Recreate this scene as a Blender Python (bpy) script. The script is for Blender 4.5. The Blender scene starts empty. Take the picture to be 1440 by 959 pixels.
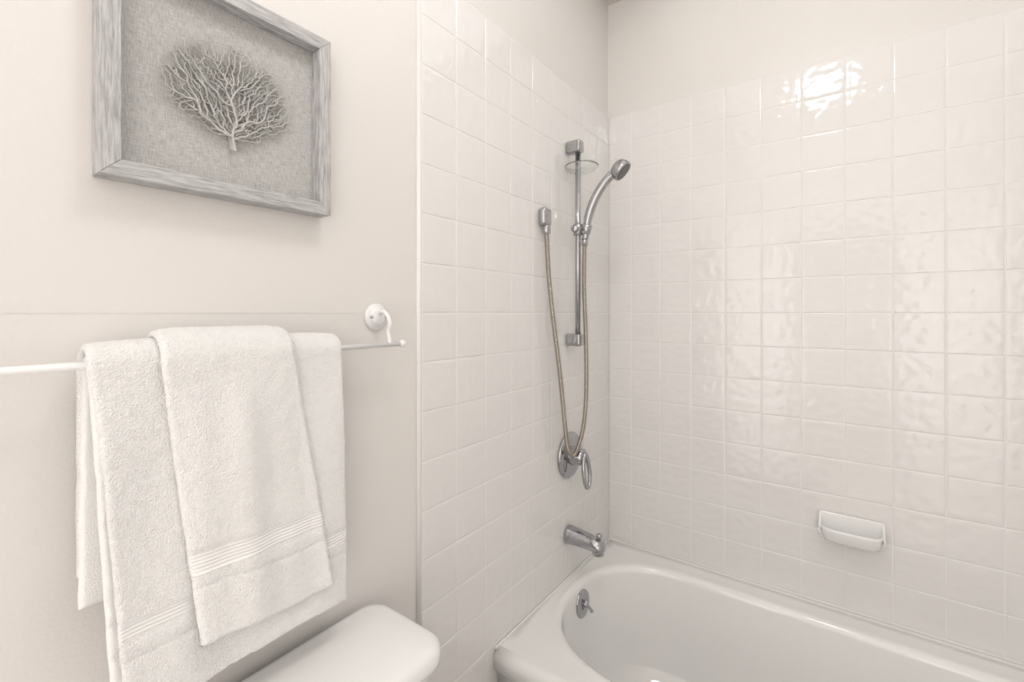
import bpy, bmesh, math, random
from mathutils import Vector, Matrix, noise
random.seed(4)
C=bpy.context
S=C.scene
# ---------------------------------------------------------------- helpers
def link(o):
    S.collection.objects.link(o); return o
def empty(name, loc=(0,0,0)):
    e=bpy.data.objects.new(name,None); e.empty_display_size=.05; e.location=loc; return link(e)
def mesh_obj(name, verts, faces, mat=None, parent=None, smooth=True):
    me=bpy.data.meshes.new(name); me.from_pydata([tuple(v) for v in verts],[],faces); me.update()
    bm=bmesh.new(); bm.from_mesh(me); bmesh.ops.recalc_face_normals(bm,faces=bm.faces); bm.to_mesh(me); bm.free()
    if smooth:
        for p in me.polygons: p.use_smooth=True
    o=bpy.data.objects.new(name,me); link(o)
    if mat: me.materials.append(mat)
    if parent: o.parent=parent
    return o
def box(name, lo, hi, mat=None, parent=None, bevel=0, seg=3):
    bm=bmesh.new(); bmesh.ops.create_cube(bm,size=1)
    for v in bm.verts:
        v.co=Vector([lo[i]+(v.co[i]+.5)*(hi[i]-lo[i]) for i in range(3)])
    if bevel: bmesh.ops.bevel(bm,geom=bm.edges[:],offset=bevel,segments=seg,profile=.5,affect='EDGES')
    me=bpy.data.meshes.new(name); bm.to_mesh(me); bm.free()
    if bevel:
        for p in me.polygons: p.use_smooth=True
    o=bpy.data.objects.new(name,me); link(o)
    if mat: me.materials.append(mat)
    if parent: o.parent=parent
    if bevel: add_wn(o)
    return o
def add_wn(o):
    m=o.modifiers.new('wn','WEIGHTED_NORMAL'); m.keep_sharp=True
def loft(name, rings, mat=None, parent=None, cap0=True, cap1=True, closed=True):
    n=len(rings[0]); vs=[]; fs=[]
    for r in rings: vs+= [Vector(p) for p in r]
    for i in range(len(rings)-1):
        for j in range(n if closed else n-1):
            a=i*n+j; b=i*n+(j+1)%n
            fs.append((a,b,b+n,a+n))
    if cap0: fs.append(tuple(range(n))[::-1])
    if cap1: fs.append(tuple((len(rings)-1)*n+k for k in range(n)))
    return mesh_obj(name,vs,fs,mat,parent)
def basis(d):
    d=Vector(d).normalized(); up=Vector((0,0,1)) if abs(d.z)<.9 else Vector((1,0,0))
    a=d.cross(up).normalized(); b=d.cross(a).normalized(); return a,b
def circ(c,d,r,n=32,ry=None):
    a,b=basis(d); c=Vector(c); ry=ry or r
    return [c+a*(r*math.cos(2*math.pi*k/n))+b*(ry*math.sin(2*math.pi*k/n)) for k in range(n)]
def revolve(name, base, d, prof, mat, parent=None, n=40):
    """prof: list of (distance along d, radius)"""
    d=Vector(d).normalized(); base=Vector(base)
    return loft(name,[circ(base+d*h,d,max(r,1e-5),n) for h,r in prof],mat,parent)
def tube(name, pts, rad, mat, parent=None, n=16, closed=False):
    pts=[Vector(p) for p in pts]; rings=[]; N=len(pts)
    t0=(pts[1]-pts[0]).normalized(); a,b=basis(t0)
    for i,p in enumerate(pts):
        if closed: t=(pts[(i+1)%N]-pts[i-1]).normalized()
        else: t=(pts[min(i+1,N-1)]-pts[max(i-1,0)]).normalized()
        a=(a-t*a.dot(t)).normalized(); b=t.cross(a)
        r=rad[i] if isinstance(rad,(list,tuple)) else rad
        rings.append([p+a*(r*math.cos(2*math.pi*k/n))+b*(r*math.sin(2*math.pi*k/n)) for k in range(n)])
    if closed: rings.append(rings[0])
    return loft(name,rings,mat,parent,not closed,not closed)
def catmull(pts, step):
    P=[Vector(p) for p in pts]; P=[P[0]*2-P[1]]+P+[P[-1]*2-P[-2]]; out=[]
    for i in range(1,len(P)-2):
        for k in range(60):
            t=k/60; p0,p1,p2,p3=P[i-1:i+3]
            out.append(.5*((2*p1)+(p2-p0)*t+(2*p0-5*p1+4*p2-p3)*t*t+(3*p1-p0-3*p2+p3)*t**3))
    out.append(P[-2])
    res=[out[0]]; acc=0
    for i in range(1,len(out)):
        seg=(out[i]-out[i-1]).length; pos=step-acc
        while pos<=seg and seg>0:
            res.append(out[i-1].lerp(out[i],pos/seg)); pos+=step
        acc=(acc+seg)%step if pos-step>0 or acc+seg>=step else acc+seg
    return res
def join_curve(name, polys, mat, parent):
    cu=bpy.data.curves.new(name,'CURVE'); cu.dimensions='3D'; cu.bevel_depth=1; cu.bevel_resolution=1; cu.use_fill_caps=True
    for pl in polys:
        sp=cu.splines.new('POLY'); sp.points.add(len(pl)-1)
        for k,(p,r) in enumerate(pl): sp.points[k].co=(*p,1); sp.points[k].radius=r
    tmp=bpy.data.objects.new('tmp',cu); link(tmp)
    dg=C.evaluated_depsgraph_get(); me=bpy.data.meshes.new_from_object(tmp.evaluated_get(dg)); me.name=name
    bpy.data.objects.remove(tmp); me.materials.clear(); me.materials.append(mat)
    for p in me.polygons: p.use_smooth=True
    o=bpy.data.objects.new(name,me); link(o); o.parent=parent; return o
# ---------------------------------------------------------------- materials
def mat(name, col, rough=.5, metal=0, **kw):
    m=bpy.data.materials.new(name); m.use_nodes=True; nt=m.node_tree; b=nt.nodes['Principled BSDF']
    b.inputs['Base Color'].default_value=(*col,1); b.inputs['Roughness'].default_value=rough; b.inputs['Metallic'].default_value=metal
    for k,v in kw.items(): b.inputs[k.replace('_',' ')].default_value=v
    return m,nt,b
def bump_noise(nt,b,scale,strength,dist=.001,detail=2,mapscale=None):
    tc=nt.nodes.new('ShaderNodeTexCoord'); n=nt.nodes.new('ShaderNodeTexNoise'); bp=nt.nodes.new('ShaderNodeBump')
    n.inputs['Scale'].default_value=scale; n.inputs['Detail'].default_value=detail
    if mapscale:
        mp=nt.nodes.new('ShaderNodeMapping'); mp.inputs['Scale'].default_value=mapscale
        nt.links.new(tc.outputs['Object'],mp.inputs[0]); nt.links.new(mp.outputs[0],n.inputs['Vector'])
    else: nt.links.new(tc.outputs['Object'],n.inputs['Vector'])
    bp.inputs['Strength'].default_value=strength; bp.inputs['Distance'].default_value=dist
    nt.links.new(n.outputs['Fac'],bp.inputs['Height']); nt.links.new(bp.outputs[0],b.inputs['Normal']); return n,bp,tc
def var_col(nt,b,n,c1,c2,lo=.3,hi=.7):
    r=nt.nodes.new('ShaderNodeValToRGB'); r.color_ramp.elements[0].position=lo; r.color_ramp.elements[1].position=hi
    r.color_ramp.elements[0].color=(*c1,1); r.color_ramp.elements[1].color=(*c2,1)
    nt.links.new(n.outputs['Fac'],r.inputs[0]); nt.links.new(r.outputs[0],b.inputs['Base Color']); return r
M_wall,nt,b=mat('wall_paint',(.772,.750,.728),.36); bump_noise(nt,b,170,.3,.0014,3)
M_ceil,nt,b=mat('ceiling_paint',(.70,.66,.61),.7); bump_noise(nt,b,120,.2)
M_floor,nt,b=mat('floor_vinyl',(.60,.56,.52),.4); n,_,_=bump_noise(nt,b,8,.05); var_col(nt,b,n,(.56,.52,.48),(.66,.62,.58))
M_tile,nt,b=mat('glazed_tile',(.80,.788,.776),.07,IOR=1.62); bump_noise(nt,b,45,.05,.002,1)
M_edge,nt,b=mat('tile_edge',(.79,.778,.765),.45); bump_noise(nt,b,45,.05,.002,1)
M_grout,nt,b=mat('grout',(.88,.872,.86),.8); bump_noise(nt,b,900,.3)
M_tub,nt,b=mat('tub_enamel',(.875,.87,.863),.07,IOR=1.62); bump_noise(nt,b,3,.02,.002)
M_porc,nt,b=mat('white_porcelain',(.885,.885,.885),.07,IOR=1.6); bump_noise(nt,b,4,.02,.001)
M_chrome,nt,b=mat('chrome',(.43,.43,.445),.06,1); bump_noise(nt,b,40,.02,.0005)
M_hose,nt,b=mat('metal_hose',(.38,.345,.305),.2,1); bump_noise(nt,b,200,.1,.0003)
M_dark,nt,b=mat('spray_face',(.10,.10,.105),.35); bump_noise(nt,b,300,.1,.0003)
M_wmetal,nt,b=mat('white_enamel_metal',(.84,.84,.85),.22); bump_noise(nt,b,60,.03,.0003)
M_clear,nt,b=mat('clear_plastic',(.97,.98,.98),.05,0,Transmission_Weight=.95,IOR=1.3); bump_noise(nt,b,60,.03,.0003)
M_coral,nt,b=mat('coral_resin',(.52,.51,.495),.7); bump_noise(nt,b,900,.3,.0004)
M_white_emit,nt,b=mat('lamp_glass',(1,1,1),.3); b.inputs['Emission Color'].default_value=(1,.978,.955,1); b.inputs['Emission Strength'].default_value=24
M_refl_door,nt,b=mat('reflection_door_paint',(.30,.28,.26),.5); bump_noise(nt,b,30,.05)  # for the added door, dark to give the chrome contrast
# weathered wood
def wood(name,ms):
    m,nt,b=mat(name,(.5,.5,.5),.65); n,bp,tc=bump_noise(nt,b,1,.4,.001,6,ms)
    n.inputs['Roughness'].default_value=.65
    r=var_col(nt,b,n,(.28,.28,.283),(.56,.56,.565),.32,.60); return m
M_woodH=wood('weathered_wood_rail',(30,200,420)); M_woodV=wood('weathered_wood_stile',(420,200,30))
# linen
M_linen,nt,b=mat('linen',(.5,.5,.5),.9)
tc=nt.nodes.new('ShaderNodeTexCoord'); ns=[]
for ms in ((90,90,1100),(1100,90,90)):
    mp=nt.nodes.new('ShaderNodeMapping'); mp.inputs['Scale'].default_value=ms; n=nt.nodes.new('ShaderNodeTexNoise'); n.inputs['Scale'].default_value=1; n.inputs['Detail'].default_value=2
    nt.links.new(tc.outputs['Object'],mp.inputs[0]); nt.links.new(mp.outputs[0],n.inputs['Vector']); ns.append(n)
ad=nt.nodes.new('ShaderNodeMath'); ad.operation='ADD'; nt.links.new(ns[0].outputs['Fac'],ad.inputs[0]); nt.links.new(ns[1].outputs['Fac'],ad.inputs[1])
hf=nt.nodes.new('ShaderNodeMath'); hf.operation='MULTIPLY'; hf.inputs[1].default_value=.5; nt.links.new(ad.outputs[0],hf.inputs[0])
r=nt.nodes.new('ShaderNodeValToRGB'); r.color_ramp.elements[0].position=.36; r.color_ramp.elements[1].position=.64
r.color_ramp.elements[0].color=(.34,.336,.328,1); r.color_ramp.elements[1].color=(.60,.595,.585,1)
nt.links.new(hf.outputs[0],r.inputs[0]); nt.links.new(r.outputs[0],b.inputs['Base Color'])
bp=nt.nodes.new('ShaderNodeBump'); bp.inputs['Strength'].default_value=.4; bp.inputs['Distance'].default_value=.0005; nt.links.new(hf.outputs[0],bp.inputs['Height']); nt.links.new(bp.outputs[0],b.inputs['Normal'])
# terry, with woven band between z1 and z2
def terry(name,z1,z2,bd=.0026):
    m,nt,b=mat(name,(.92,.917,.912),.95,Sheen_Weight=.2,Sheen_Roughness=.6)
    N=nt.nodes.new; L=nt.links.new
    tc=N('ShaderNodeTexCoord'); n=N('ShaderNodeTexNoise'); n.inputs['Scale'].default_value=420; n.inputs['Detail'].default_value=4; L(tc.outputs['Object'],n.inputs['Vector'])
    n2=N('ShaderNodeTexVoronoi'); n2.inputs['Scale'].default_value=620; L(tc.outputs['Object'],n2.inputs['Vector'])
    h=N('ShaderNodeMath'); h.operation='SUBTRACT'; L(n.outputs['Fac'],h.inputs[0]); 
    hm=N('ShaderNodeMath'); hm.operation='MULTIPLY'; hm.inputs[1].default_value=.5; L(n2.outputs['Distance'],hm.inputs[0]); L(hm.outputs[0],h.inputs[1])
    sx=N('ShaderNodeSeparateXYZ'); L(tc.outputs['Object'],sx.inputs[0])
    w=N('ShaderNodeMath'); w.operation='MULTIPLY'; w.inputs[1].default_value=2*math.pi/.0046; L(sx.outputs['Z'],w.inputs[0])
    s=N('ShaderNodeMath'); s.operation='SINE'; L(w.outputs[0],s.inputs[0]); s2=N('ShaderNodeMath'); s2.operation='MULTIPLY'; s2.inputs[1].default_value=.24; L(s.outputs[0],s2.inputs[0])
    g=N('ShaderNodeMath'); g.operation='GREATER_THAN'; g.inputs[1].default_value=z1; L(sx.outputs['Z'],g.inputs[0])
    l=N('ShaderNodeMath'); l.operation='LESS_THAN'; l.inputs[1].default_value=z2; L(sx.outputs['Z'],l.inputs[0])
    k=N('ShaderNodeMath'); k.operation='MULTIPLY'; L(g.outputs[0],k.inputs[0]); L(l.outputs[0],k.inputs[1])
    mx=N('ShaderNodeMix'); mx.data_type='FLOAT'; L(k.outputs[0],mx.inputs[0]); L(h.outputs[0],mx.inputs[2]); L(s2.outputs[0],mx.inputs[3])
    bp=N('ShaderNodeBump'); bp.inputs['Strength'].default_value=.9; bp.inputs['Distance'].default_value=bd; L(mx.outputs[0],bp.inputs['Height']); L(bp.outputs[0],b.inputs['Normal'])
    return m
# ---------------------------------------------------------------- room
W=.12; XE=-3.0; YE=-1.53; H=2.52
w_left=box('wall_left',(XE-W,0,0),(W,W,H),M_wall)
w_back=box('wall_back',(0,YE,0),(W,0,H),M_wall)
w_right=box('wall_right',(XE-W,YE-W,0),(W,YE,H),M_wall)
box('wall_front',(XE-W,YE,0),(XE,0,H),M_wall)
box('floor',(XE-W,YE-W,-W),(W,W,0),M_floor)
box('ceiling',(XE-W,YE-W,H),(W,W,H+W),M_ceil)
box('baseboard_left',(XE,-.012,0),(-1.003,0,.09),M_wmetal,None,.003)
# thin raised line along the left wall, same paint
box('wall_hairline',(XE,-.0005,1.3045),(-1.001,.001,1.3065),M_wall,w_left)
# unseen door and trim added behind the camera, dark for the chrome to reflect
d=empty('reflection_door',(0,0,0))
box('slab',(XE,-1.15,0),(XE+.035,-.35,2.03),M_refl_door,d,.002)
for z0,z1 in ((.2,.95),(1.08,1.85)):
    for y0 in (-1.07,-.72): box('panel',(XE+.035,y0,z0),(XE+.043,y0+.29,z1),M_refl_door,d,.003)
for nm,lo,hi in (('trim_1',(XE,-1.22,0),(XE+.02,-1.15,2.10)),('trim_2',(XE,-.35,0),(XE+.02,-.28,2.10)),('trim_3',(XE,-1.15,2.03),(XE+.02,-.35,2.10))):
    box(nm,lo,hi,M_wmetal,None,.003)
# ---------------------------------------------------------------- tiles
s=.1095; ZT=1.305+7*s
def tile_panel(name, org, ud, nd, ucuts, vcuts, seed, par):
    org=Vector(org); ud=Vector(ud); nd=Vector(nd); vs=[]; fs=[]
    gp=.0008
    rnd=random.Random(seed)
    for i in range(len(ucuts)-1):
        for j in range(len(vcuts)-1):
            u0,u1=ucuts[i]+gp,ucuts[i+1]-gp; v0,v1=vcuts[j]+gp,vcuts[j+1]-gp
            if u1-u0<.004 or v1-v0<.004: continue
            def pr(L):
                e=[0,.0006,.0018,.004]; k=15
                mid=[.004+(L-.008)*q/k for q in range(1,k)]
                return e+mid+[L-x for x in e[::-1]]
            U=pr(u1-u0); V=pr(v1-v0) ; base=len(vs); nu,nv=len(U),len(V)
            tx,ty=rnd.uniform(-.004,.004),rnd.uniform(-.004,.004); ox,oy=rnd.uniform(0,50),rnd.uniform(0,50)
            for a in U:
                for c in V:
                    e=min(a,(u1-u0)-a,c,(v1-v0)-c)
                    edge=.0056 if e<=0 else .0066+.0006*(1-math.exp(-e/.0014))
                    wv=(noise.noise(Vector((a*50+ox,c*50+oy,seed)))*.00098+noise.noise(Vector((a*95+ox,c*95+oy,seed+3)))*.00030)*min(1,e/.012)
                    hgt=edge+(wv+tx*(a-.05)+ty*(c-.05) if e>0 else 0)
                    vs.append(org+ud*(u0+a)+Vector((0,0,v0+c))+nd*hgt)
            for a in range(nu-1):
                for c in range(nv-1):
                    q=base+a*nv+c; fs.append((q,q+nv,q+nv+1,q+1))
    return mesh_obj(name,vs,fs,M_tile,par)
def cuts(off,end,start=.006):
    L=[start]; x=off
    while x<end-1e-4:
        if x>start+.01: L.append(x)
        x+=s
    L.append(end); return L
vc=[ZT-k*s for k in range(0,19)]; vc=[z for z in vc if z>.01]+[0.0]; vc=vc[::-1]
ua=cuts(.114,.991); 
tile_panel('tiles',(0,0,0),(-1,0,0),(0,-1,0),ua,vc,1,w_left)
tile_panel('tiles',(0,0,0),(0,-1,0),(-1,0,0),cuts(.100,1.52),[v for v in vc if v>.3],2,w_back)
tile_panel('tiles',(0,YE,0),(-1,0,0),(0,1,0),ua,vc,3,w_right)
box('grout',(-.991,-.0062,0),(-.0002,-.0001,ZT-.001),M_grout,w_left)
box('grout',(-.0062,YE+.0064,0),(-.0001,-.0064,ZT-.001),M_grout,w_back)
box('grout',(-.991,YE+.0001,0),(-.0002,YE+.0062,ZT-.001),M_grout,w_right)
for y,pw in ((-.0001,w_left),(YE+.0001,w_right)):
    sg=-1 if y>-.5 else 1
    rg=[]
    for z in (0,ZT): rg.append([Vector((-.991-.009*math.sin(a)*1.0, y+sg*.0070*math.cos(a),z)) for a in [math.pi/2*k/6 for k in range(7)]]+[Vector((-.991,y,z))])
    loft('edge_bullnose',rg,M_edge,pw)
# ---------------------------------------------------------------- bathtub
tub=empty('bathtub')
zr=.42
def inner(o,zbot=0,slope=0,N=28,M=14,xr=(-.662,-.080),yt=-.036,yb=-1.46,L=.31,n=2.35):
    cx=(xr[0]+xr[1])/2; a=(xr[1]-xr[0])/2-o; yt=yt-o; yb=yb+o+slope; y1=yt-L+o*.5; y2=yb+L-o*.5; L1=yt-y1; L2=y2-yb
    f=lambda v:math.copysign(abs(v)**(2/n),v); P=[]
    for k in range(N+1):
        t=math.pi*k/N; P.append((cx+a*f(math.cos(t)),y1+L1*f(math.sin(t))))
    for k in range(1,M): P.append((cx-a,y1+(y2-y1)*k/M))
    for k in range(N+1):
        t=math.pi+math.pi*k/N; P.append((cx+a*f(math.cos(t)),y2+L2*f(math.sin(t))))
    for k in range(1,M): P.append((cx+a,y2+(y1-y2)*k/M))
    return P,cx,y1,y2
P,cx,y1,y2=inner(0)
def outer(x0,x1=-.0095,ya=-.0095,yb=-1.5205):
    out=[]
    for (x,y) in P:
        c=Vector((cx,min(max(y,y2),y1))); dd=Vector((x,y))-c; ts_=[]
        if dd.x>1e-6: ts_.append((x1-c.x)/dd.x)
        if dd.x<-1e-6: ts_.append((x0-c.x)/dd.x)
        if dd.y>1e-6: ts_.append((ya-c.y)/dd.y)
        if dd.y<-1e-6: ts_.append((yb-c.y)/dd.y)
        t=min(ts_); out.append(c+dd*t)
    for cc in ((x0,ya),(x1,ya),(x0,yb),(x1,yb)):
        i=min(range(len(out)),key=lambda k:(out[k]-Vector(cc)).length); out[i]=Vector(cc)
    return out
rings=[]
XF=-.742
rings.append([(p.x,p.y,.0) for p in outer(XF+.02)])
rings.append([(p.x,p.y,zr-.07) for p in outer(XF+.02)])
rings.append([(p.x,p.y,zr-.055) for p in outer(XF+.004)])
rings.append([(p.x,p.y,zr-.028) for p in outer(XF)])
for k in range(1,9):
    a=math.pi/2*k/8; rings.append([(p.x,p.y,zr-.028+.026*math.sin(a)) for p in outer(XF+.028*(1-math.cos(a)))])
ow=outer(XF+.028)
for f_ in (.3,.6,.85):
    rings.append([(p.x*(1-f_)+q[0]*f_,p.y*(1-f_)+q[1]*f_,zr-.002-.0015*math.sin(f_*3)) for p,q in zip(ow,P)])
R=.024
for k in range(0,10):
    a=math.pi/2*k/9; Q=inner(R*math.sin(a)*.85)[0]
    rings.append([(x,y,zr-.002-R*(1-math.cos(a))) for x,y in Q])
for z,o,sl in ((.34,.026,.02),(.26,.036,.07),(.18,.05,.13),(.12,.07,.18),(.09,.095,.20),(.075,.125,.21),(.07,.17,.21)):
    Q=inner(o,slope=sl)[0]; rings.append([(x,y,z) for x,y in Q])
o=loft('shell',rings,M_tub,tub,False,True)
revolve('drain',(-.37,-.27,.0705),(0,0,1),[(0,.035),(.003,.034),(.004,.026),(.002,.024),(.002,0)],M_chrome,tub)
ofn=Vector((0,-1,.08)).normalized(); ob=Vector((-.337,-.0590,.352))
revolve('overflow_plate',ob,ofn,[(0,.043),(.004,.043),(.008,.040),(.010,.028),(.0105,.012),(.0105,0)],M_chrome,tub)
revolve('trip_lever_hub',ob+ofn*.008,ofn,[(0,.011),(.012,.010),(.014,.006),(.014,0)],M_chrome,tub)
tube('trip_lever',[ob+ofn*.016+Vector((-.004,0,.016)),ob+ofn*.02,ob+ofn*.026+Vector((.010,0,-.016)),ob+ofn*.03+Vector((.014,0,-.026))],[.004,.005,.005,.006],M_chrome,tub)
for nm,lo,hi in (('caulk_back',(-.0135,-1.52,zr-.004),(-.0085,-.009,zr+.003)),('caulk_side',(-.735,-.0135,zr-.004),(-.009,-.0085,zr+.003))):
    box(nm,lo,hi,M_grout,tub,.0015)
# ---------------------------------------------------------------- tub spout
sp=empty('tub_spout'); X0,Z0=-.338,.566
R_=[]
for y,zc,rx,rz in ((-.009,0,.030,.030),(-.012,0,.031,.031),(-.02,0,.030,.030),(-.05,-.001,.028,.0275),(-.09,-.004,.026,.0245),(-.118,-.008,.0245,.022),(-.132,-.011,.022,.018),(-.139,-.014,.014,.011),(-.141,-.015,.003,.003)):
    R_.append([Vector((X0+rx*math.cos(2*math.pi*k/32),y,Z0+zc+rz*math.sin(2*math.pi*k/32))) for k in range(32)])
loft('body',R_,M_chrome,sp)
revolve('nozzle',(X0,-.118,Z0-.012),(0,0,-1),[(0,.020),(.022,.019),(.024,.017),(.018,.014),(.018,0)],M_chrome,sp)
revolve('diverter_knob',(X0,-.122,Z0+.006),(0,0,1),[(0,.005),(.014,.005),(.016,.009),(.024,.0095),(.026,.006),(.026,0)],M_chrome,sp)
# ---------------------------------------------------------------- valve
va=empty('shower_valve'); X0,Z0=-.330,.829
revolve('escutcheon',(X0,-.009,Z0),(0,-1,0),[(0,.076),(.004,.076),(.009,.072),(.013,.058),(.015,.04),(.015,0)],M_chrome,va,56)
revolve('hub',(X0,-.02,Z0),(0,-1,0),[(0,.034),(.008,.031),(.03,.028),(.042,.026),(.046,.022),(.047,0)],M_chrome,va)
pl=[]
for k in range(48):
    t=2*math.pi*k/48; yy=math.sin(t); 
    pl.append(Vector((X0-.004+.020*math.cos(t)*(1-.18*yy),-.070-.010*(1-yy)*.5,Z0-.040+.054*yy)))
tube('loop_lever',pl,.0066,M_chrome,va,12,True)
# ---------------------------------------------------------------- hand shower set
hs=empty('hand_shower'); BX,BY=-.338,-.046
tube('slide_bar',[(BX,BY,1.195),(BX,BY,1.50),(BX,BY,1.869)],.0092,M_chrome,hs,24)
for z in (1.853,1.216):
    o=box('bracket',(BX-.019,-.062,z-.020),(BX+.017,-.0085,z+.020),M_chrome,hs,.008,4)
revolve('slider',(BX,BY,1.56),(0,0,1),[(0,.013),(.002,.016),(.035,.016),(.038,.013)],M_chrome,hs)
revolve('slider_knob',(BX-.012,BY,1.578),(-1,-.2,0),[(0,.009),(.012,.011),(.022,.012),(.025,.008),(.025,0)],M_chrome,hs)
dh=Vector((0,-.25,1)).normalized()
revolve('cradle',(BX,-.073,1.562),dh,[(0,.012),(.002,.015),(.03,.0165),(.032,.013)],M_chrome,hs)
tube('cradle_arm',[(BX,BY-.005,1.578),(BX,-.075,1.578)],.009,M_chrome,hs)
hp=catmull([(BX,-.072,1.545),(BX,-.080,1.60),(BX,-.094,1.645),(BX,-.118,1.69),(BX,-.150,1.727),(BX,-.180,1.748)],.004)
n_=len(hp); rad=[.0105+.0035*math.sin(math.pi*min(1,i/n_*1.1)) + (.004*(i/n_)**3) for i in range(n_)]
tube('handle',hp,rad,M_chrome,hs,24)
hd=Vector((.12,-.70,-.62)).normalized(); hc=Vector((BX,-.190,1.754))
revolve('spray_head',hc-hd*.022,hd,[(0,.0),(.001,.010),(.006,.021),(.014,.029),(.026,.033),(.036,.034),(.040,.032),(.040,.029)],M_chrome,hs)
revolve('spray_face',hc+hd*.0165,hd,[(0,.029),(.002,.0285),(.0035,.024),(.002,.020),(.0035,.012),(.004,0)],M_dark,hs)
revolve('clear_tray',(BX,-.060,1.772),(0,0,1),[(0,.020),(0,.044),(.009,.052),(.015,.0545),(.0165,.053),(.011,.050),(.003,.042),(.003,.020)],M_clear,hs,48)
box('wall_outlet',(-.526,-.036,1.568),(-.482,-.0085,1.624),M_chrome,hs,.012,5)
revolve('outlet_nut',(-.502,-.026,1.570),(0,0,-1),[(0,.011),(.004,.012),(.022,.012),(.026,.009)],M_chrome,hs,24)
path=[(-.502,-.026,1.545),(-.500,-.027,1.50),(-.496,-.030,1.42),(-.480,-.034,1.30),(-.455,-.038,1.17),(-.436,-.041,1.058),(-.426,-.047,.948),(-.410,-.048,.880),(-.383,-.052,.847),(-.358,-.060,.878),(-.345,-.071,.946),(-.338,-.076,1.05),(-.338,-.075,1.212),(-.338,-.068,1.398),(-.338,-.0705,1.55)]
hp=catmull(path,.0011)
tube('flex_hose',hp,[.0068+.0010*math.sin(i*2*math.pi*.0011/.0046) for i in range(len(hp))],M_hose,hs,12)
tube('hose_nut',[(BX,-.0695,1.525),(BX,-.0705,1.548)],.0105,M_chrome,hs)
# ---------------------------------------------------------------- soap dish
sd=empty('soap_dish'); YC=-.771; ZC=.668
box('back_plate',(-.018,YC-.078,ZC-.040),(-.009,YC+.078,ZC+.040),M_porc,sd,.004,4)
N_=48
def dsh(sc,z,xoff,px=4.2):
    out=[]
    for k in range(N_+1):
        t=math.pi*k/N_; out.append(Vector((-.012-xoff*abs(math.sin(t))**(2/px), YC+.075*sc*math.copysign(abs(math.cos(t))**(2/px),math.cos(t)), z)))
    return out
rr=[dsh(.72,ZC-.036,.030),dsh(.86,ZC-.033,.044),dsh(.93,ZC-.022,.056),dsh(.975,ZC-.004,.064),dsh(1.0,ZC+.006,.068),dsh(1.0,ZC+.011,.068),dsh(.975,ZC+.0125,.065),dsh(.94,ZC+.008,.062),dsh(.90,ZC-.008,.056),dsh(.82,ZC-.016,.046),dsh(.3,ZC-.018,.015)]
loft('tray',rr,M_porc,sd)
for q in (-1,1):
    vs=[]; 
    for th in (0,1):
        yy=YC+q*(.0775-.006*th)
        for k in range(13):
            f=k/12; vs.append(Vector((-.014-.050*f,yy,ZC+.010+.028*(1-f)**2.2)))
        vs.append(Vector((-.060,yy,ZC-.01))); vs.append(Vector((-.014,yy,ZC-.01)))
    n15=15
    fs=[tuple(range(n15)),tuple(range(2*n15-1,n15-1,-1))]+[(k,(k+1)%n15,(k+1)%n15+n15,k+n15) for k in range(n15)]
    o=mesh_obj('cheek',vs,fs,M_porc,sd,False); m=o.modifiers.new('b','BEVEL'); m.width=.0018; m.segments=3
# ---------------------------------------------------------------- towel bar
tb=empty('towel_bar'); BYt=-.045; BZ=1.244
tube('rail',[(-1.74,BYt,BZ),(-1.4,BYt,BZ),(-1.08,BYt,BZ)],.0046,M_wmetal,tb)
for x in (-1.077,-1.743):
    bm=bmesh.new(); bmesh.ops.create_uvsphere(bm,u_segments=20,v_segments=12,radius=.0078)
    me=bpy.data.meshes.new('finial'); bm.to_mesh(me); bm.free(); me.materials.append(M_wmetal)
    for p in me.polygons: p.use_smooth=True
    o=bpy.data.objects.new('finial',me); o.location=(x,BYt,BZ); link(o); o.parent=tb
for x in (-1.106,-1.714):
    revolve('rosette',(x,-.0002,1.297),(0,-1,0),[(0,.027),(.003,.027),(.006,.024),(.007,.019),(.010,.017),(.012,.012),(.013,0)],M_wmetal,tb)
    tube('hook_arm',catmull([(x,-.008,1.302),(x,-.022,1.308),(x,-.036,1.300),(x,-.044,1.284),(x-.001,-.040,1.268),(x-.001,-.044,1.252),(x-.002,BYt,BZ)],.002),.0042,M_wmetal,tb,12)
    for q in (-1,1):
        revolve('screw',(x+q*.016,-.0095,1.297),(0,-1,0),[(-.004,.0035),(.001,.0035),(.002,.002),(.002,0)],M_chrome,tb,12)
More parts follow.
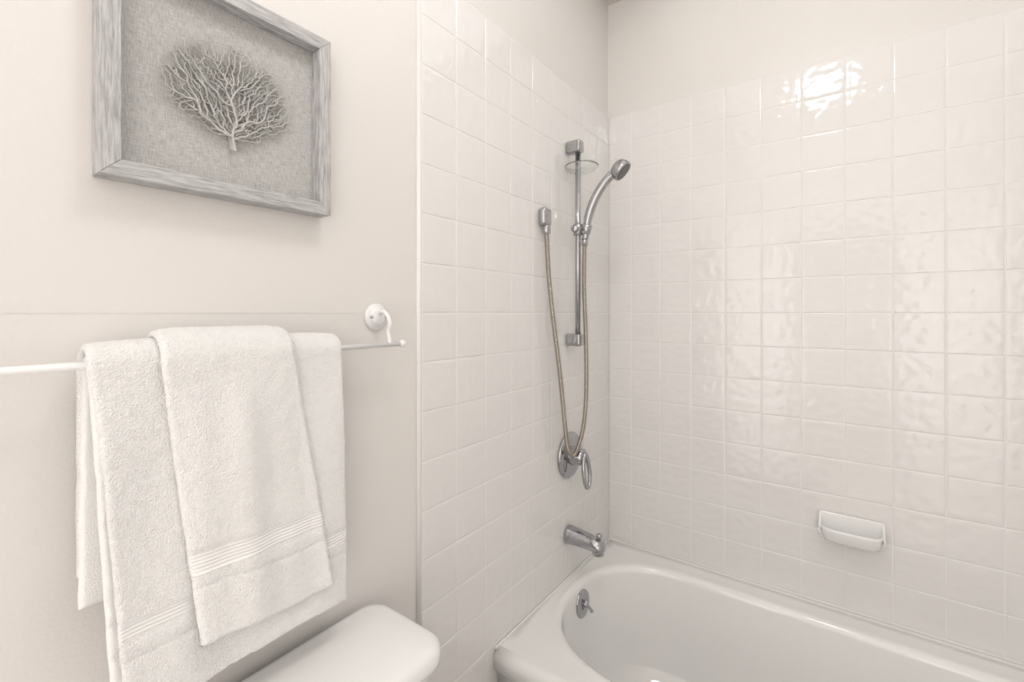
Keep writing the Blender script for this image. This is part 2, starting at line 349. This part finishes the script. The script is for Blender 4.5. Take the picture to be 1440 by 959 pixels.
# ---------------------------------------------------------------- towels
def sstep(a,b,x):
    t=min(1,max(0,(x-a)/(b-a))); return t*t*(3-2*t)
def towel_sheet(name,parent,mt,R,th,xl,xr,zf,zb,band,seed,flare=.0,ds=.003,yshift=0):
    Lf=BZ-zf; Lb=BZ-zb; arc=math.pi*R; tot=Lf+Lb+arc; nv=int(tot/ds); nu=int((xr(0)-xl(0))/ds)+2
    outer_,inner_=[],[]
    for i in range(nv+1):
        sdist=tot*i/nv
        if sdist<Lb: y=BYt+R; z=zb+sdist; ny,nz=1,0; dr=-(Lb-sdist)/Lf; side=-1
        elif sdist<Lb+arc:
            a=(sdist-Lb)/R; y=BYt+R*math.cos(a); z=BZ+R*math.sin(a); ny,nz=math.cos(a),math.sin(a); dr=0; side=0
        else:
            q=sdist-Lb-arc; y=BYt-R; z=BZ-q; ny,nz=-1,0; dr=q/Lf; side=1
        a_,b_=xl(dr),xr(dr); ro,ri=[],[]
        a_+=.0010*noise.noise(Vector((z*40,seed,1))); b_+=.0010*noise.noise(Vector((z*40,seed,2)))
        endd=min(sdist,tot-sdist)
        for j in range(nu+1):
            f=j/nu; x=a_+(b_-a_)*f; w=b_-a_
            de=min(f*w,(1-f)*w); e=min(de,endd)
            hth=th*.5*math.sqrt(max(0,1-(1-min(1,e/(th*.55)))**2))
            oy=0
            if side==1:
                g=sstep(0,.25,dr)
                oy-=g*(flare*dr + .0035*math.sin(f*7.5+seed+dr*1.5)+.0015*math.sin(f*19+dr*3+seed))
                oy-=g*.0025*noise.noise(Vector((x*12,z*8,seed)))
            ns_=1 if side>=0 else .35
            tz=ns_*(.0007*noise.noise(Vector((x*210,z*210,seed)))+.0006*noise.noise(Vector((x*330,z*330,seed+5)))+.0006*noise.noise(Vector((x*60,z*60,seed+9))))
            bd=0
            for (z1,z2) in band:
                bd=max(bd,sstep(z1-.003,z1+.001,z)*(1-sstep(z2-.001,z2+.003,z)))
            hh=hth+(tz*(1-bd)-.0022*bd*(1 if side==1 else 0))*min(1,e/.004)
            zz=z+ (-.006*math.sin(f*5+seed)*max(0,dr) + .0012*noise.noise(Vector((x*120,seed,0))) if side==1 else 0)
            if side==0: zz+=-.004*(abs(2*f-1)**6)*nz
            ro.append(Vector((x,y+oy+ny*hh,zz+nz*hh))); ri.append(Vector((x,y+oy-ny*hth*.9,zz-nz*hth*.9)))
        outer_.append(ro); inner_.append(ri)
    vs=[p for r in outer_ for p in r]+[p for r in inner_ for p in r]; m=nu+1; off=(nv+1)*m; fs=[]
    for i in range(nv):
        for j in range(nu):
            q=i*m+j; fs.append((q,q+1,q+m+1,q+m)); fs.append((off+q,off+q+m,off+q+m+1,off+q+1))
    for i in range(nv):
        for j in (0,nu):
            q=i*m+j; fs.append((q,q+m,off+q+m,off+q))
    for j in range(nu):
        for i in (0,nv):
            q=i*m+j; fs.append((q,q+1,off+q+1,off+q))
    return mesh_obj(name,vs,fs,mt,parent)
MB=terry('terry_bath',.923,.945); MH=terry('terry_hand',.970,.997); MU=terry('terry_under',.905,.911,.0009)
bt=empty('bath_towel')
towel_sheet('folded_layer_under',bt,MU,.0115,.0095,lambda d:-1.546-(0.004*-d if d<0 else -.020*d),lambda d:-1.230+.018*max(0,d),.850,.958,[(.905,.911),(.945,.951)],1.2,.008)
towel_sheet('folded_layer_top',bt,MB,.0242,.0100,lambda d:-1.548+.032*max(0,d)**.8,lambda d:-1.228+.006*max(0,d),.822,.99,[(.923,.945),(.902,.905)],1.2,.010)
ht=empty('hand_towel')
towel_sheet('folded_layer',ht,MH,.0368,.0110,lambda d:-1.483+.040*max(0,d),lambda d:-1.317+.058*max(0,d)**.9,.872,1.02,[(.970,.997),(.948,.951)],4.1,.010)
# ---------------------------------------------------------------- picture
pf=empty('framed_coral_art'); x0,x1,z0,z1=-1.530,-1.225,1.474,1.776; fw=.021; yf=-.034
def rail(name,a,b_,inn,mt):
    (ax,az),(bx,bz),(cx_,cz),(dx,dz)=a,b_,inn[1],inn[0]
    vs=[(ax,yf,az),(bx,yf,bz),(cx_,yf,cz),(dx,yf,dz),(ax,-.0005,az),(bx,-.0005,bz),(cx_,-.0005,cz),(dx,-.0005,dz)]
    fs=[(0,1,2,3),(7,6,5,4),(0,4,5,1),(1,5,6,2),(2,6,7,3),(3,7,4,0)]
    o=mesh_obj(name,vs,fs,mt,pf,False); m=o.modifiers.new('b','BEVEL'); m.width=.0011; m.segments=2; return o
O=[(x0,z0),(x1,z0),(x1,z1),(x0,z1)]; I=[(x0+fw,z0+fw),(x1-fw,z0+fw),(x1-fw,z1-fw),(x0+fw,z1-fw)]
for k,nm in enumerate(('rail_bottom','stile_right','rail_top','stile_left')):
    rail(nm,O[k],O[(k+1)%4],(I[k],I[(k+1)%4]),M_woodH if k%2==0 else M_woodV)
box('linen_panel',(x0+fw+.0003,-.010,z0+fw+.0003),(x1-fw-.0003,-.006,z1-fw-.0003),M_linen,pf)
# coral fan by space colonisation (layers)
def coral(seed,cz,rx,rz,natt,kill,ylo,base):
    rnd=random.Random(seed); att=[]
    while len(att)<natt:
        a=rnd.uniform(-1,1); c=rnd.uniform(-1,1)
        if a*a+c*c>1+.30*noise.noise(Vector((a*3,c*3,seed))): continue
        x=-1.378+rx*a; z=cz+rz*c
        if z<1.578 and abs(x+1.376)>(z-1.545)*1.5+.004: continue
        if noise.noise(Vector((x*50,z*50,seed)))<-.28: continue
        att.append([x,z,1e9,-1])
    nodes=[base]; par=[-1]; step=.0022
    for k in range(7): nodes.append((nodes[-1][0]-.0003,nodes[-1][1]+step)); par.append(len(nodes)-2)
    newi=list(range(len(nodes)))
    for it in range(140):
        for A in att:
            for i in newi:
                dd=(A[0]-nodes[i][0])**2+(A[1]-nodes[i][1])**2
                if dd<A[2]: A[2]=dd; A[3]=i
        att=[A for A in att if A[2]>kill*kill]
        acc={}
        for A in att:
            if A[2]<.010**2:
                L=math.sqrt(A[2])+1e-9; v=acc.setdefault(A[3],[0,0]); v[0]+=(A[0]-nodes[A[3]][0])/L; v[1]+=(A[1]-nodes[A[3]][1])/L
        newi=[]
        for i,(vx,vz) in acc.items():
            L=math.hypot(vx,vz)
            if L<1e-6: continue
            p=(nodes[i][0]+step*vx/L+rnd.gauss(0,.0006),nodes[i][1]+step*vz/L+rnd.gauss(0,.0006))
            if min((p[0]-q[0])**2+(p[1]-q[1])**2 for q in nodes[-500:])>(step*.35)**2: nodes.append(p); par.append(i); newi.append(len(nodes)-1)
        if not newi or len(nodes)>4200: break
    ch=[[] for _ in nodes]
    for i,p in enumerate(par):
        if p>=0: ch[p].append(i)
    wt=[0]*len(nodes)
    for i in range(len(nodes)-1,-1,-1): wt[i]=max(1,sum(wt[c] for c in ch[i]))
    rad=[min(.0024,.00060*(w**.25)) for w in wt]
    P3=[(n[0],min(-.0112,ylo-.005*noise.noise(Vector((n[0]*60,n[1]*60,7)))),n[1]) for n in nodes]
    polys=[]; st=[(0,-1)]
    while st:
        i,pr_=st.pop(); pl=[]
        if pr_>=0: pl.append((P3[pr_],rad[i]))
        while True:
            pl.append((P3[i],rad[i]))
            if not ch[i]: break
            c=sorted(ch[i],key=lambda k:-wt[k])
            for o_ in c[1:]: st.append((o_,i))
            i=c[0]
        if len(pl)>1: polys.append(pl)
    return polys
polys=coral(11,1.632,.090,.070,2600,.0024,-.021,(-1.3735,1.546))+coral(23,1.636,.084,.067,2300,.0024,-.0150,(-1.3755,1.549))+coral(37,1.634,.087,.068,2300,.0026,-.018,(-1.3745,1.547))
join_curve('coral_branches',polys,M_coral,pf)
# ---------------------------------------------------------------- toilet
to=empty('toilet')
def rrect(cx,cy,hx,hy_,r,z,n=8):
    out=[]
    for (sx,sy,a0) in ((1,1,0),(-1,1,90),(-1,-1,180),(1,-1,270)):
        for k in range(n+1):
            a=math.radians(a0+90*k/n); out.append(Vector((cx+sx*(hx-r)+r*math.cos(a),cy+sy*(hy_-r)+r*math.sin(a),z)))
    return out
cx_,cy_=-1.350,-.118; zl=.756
L=[]
for z,ins in ((zl-.036,.006),(zl-.034,.001),(zl-.028,0),(zl-.014,0),(zl-.007,.003),(zl-.002,.009),(zl,.018),(zl+.002,.05),(zl+.0025,.085)):
    L.append(rrect(cx_,cy_,.232-ins,.100-ins,max(.008,.042-ins*.6) if ins<.05 else .012,z))
loft('tank_lid',L,M_porc,to)
L=[]
for z,hx,hy2 in ((.37,.195,.078),(.375,.20,.083),(.50,.208,.086),(.66,.215,.089),(zl-.037,.217,.090)): L.append(rrect(cx_,cy_+.002,hx,hy2,.045,z))
loft('tank',L,M_porc,to)
revolve('flush_lever_hub',(cx_-.15,cy_-.087,.65),(0,-1,0),[(0,.014),(.008,.014),(.012,.010),(.012,0)],M_chrome,to)
tube('flush_lever',[(cx_-.15,cy_-.1,.65),(cx_-.11,cy_-.106,.645),(cx_-.075,cy_-.106,.64)],[.006,.005,.007],M_chrome,to)
def egg(yc,hx,hf,hb,z,n=40,cx=cx_):
    out=[]
    for k in range(n):
        t=2*math.pi*k/n; sn=math.sin(t); out.append(Vector((cx+hx*math.cos(t),yc+(hb if sn>0 else hf)*sn,z)))
    return out
L=[egg(-.36,.10,.16,.22,.0),egg(-.36,.105,.165,.22,.01),egg(-.36,.095,.15,.21,.06),egg(-.38,.10,.15,.20,.16),egg(-.42,.13,.19,.20,.24),egg(-.44,.165,.225,.21,.32),egg(-.445,.18,.24,.215,.37),egg(-.445,.182,.242,.215,.385),egg(-.445,.175,.235,.20,.39),egg(-.445,.13,.19,.14,.388),egg(-.445,.12,.17,.12,.34),egg(-.44,.07,.09,.07,.25),egg(-.44,.03,.04,.03,.22)]
loft('bowl',L,M_porc,to)
loft('bowl_deck',[rrect(cx_,-.165,.15,.12,.05,.30),rrect(cx_,-.165,.175,.13,.05,.36),rrect(cx_,-.165,.175,.13,.05,.371)],M_porc,to)
loft('seat_lid',[egg(-.45,.178,.238,.20,.392),egg(-.45,.186,.246,.208,.396),egg(-.45,.187,.247,.209,.41),egg(-.45,.183,.243,.205,.424),egg(-.45,.16,.22,.18,.430),egg(-.45,.08,.11,.09,.434)],M_porc,to)
# ---------------------------------------------------------------- lights
cl=empty('ceiling_light')
LX,LY=-1.22,-.66
revolve('base',(LX,LY,H),(0,0,-1),[(0,.15),(.02,.15),(.022,.14)],M_wmetal,cl)
revolve('glass',(LX,LY,H-.022),(0,0,-1),[(0,.125),(.03,.122),(.055,.10),(.07,.06),(.076,.0)],M_white_emit,cl)
def area(name,loc,rot,sx,sy,e,col=(1,1,1)):
    l=bpy.data.lights.new(name,'AREA'); l.shape='RECTANGLE'; l.size=sx; l.size_y=sy; l.energy=e; l.color=col
    o=bpy.data.objects.new(name,l); o.location=loc; o.rotation_euler=rot; link(o); return o
area('bounce_fill',(-2.2,-.76,1.2),(math.radians(90),0,math.radians(90)),1.2,1.6,45,(1,.985,.972))  # added fill, no fixture: aimed at the front wall to bounce back
area('soft_ceiling_fill',(-1.4,-.8,2.50),(0,0,0),2.6,1.3,7,(1,.985,.972))  # added overhead fill that evens the room, not a fixture
w=bpy.data.worlds.new('world'); S.world=w; w.use_nodes=True; w.node_tree.nodes['Background'].inputs[0].default_value=(.9,.9,.9,1); w.node_tree.nodes['Background'].inputs[1].default_value=.3
S.view_settings.view_transform='Standard'; S.view_settings.look='None'
# ---------------------------------------------------------------- camera
cd=bpy.data.cameras.new('camera'); cd.sensor_width=36; cd.lens=16; cd.shift_y=-39.5/1440; cd.clip_start=.01
co=bpy.data.objects.new('camera',cd); co.location=(-1.679,-.755,1.305); co.rotation_euler=(math.radians(90),0,-math.atan2(.8078,.5895)); link(co); S.camera=co
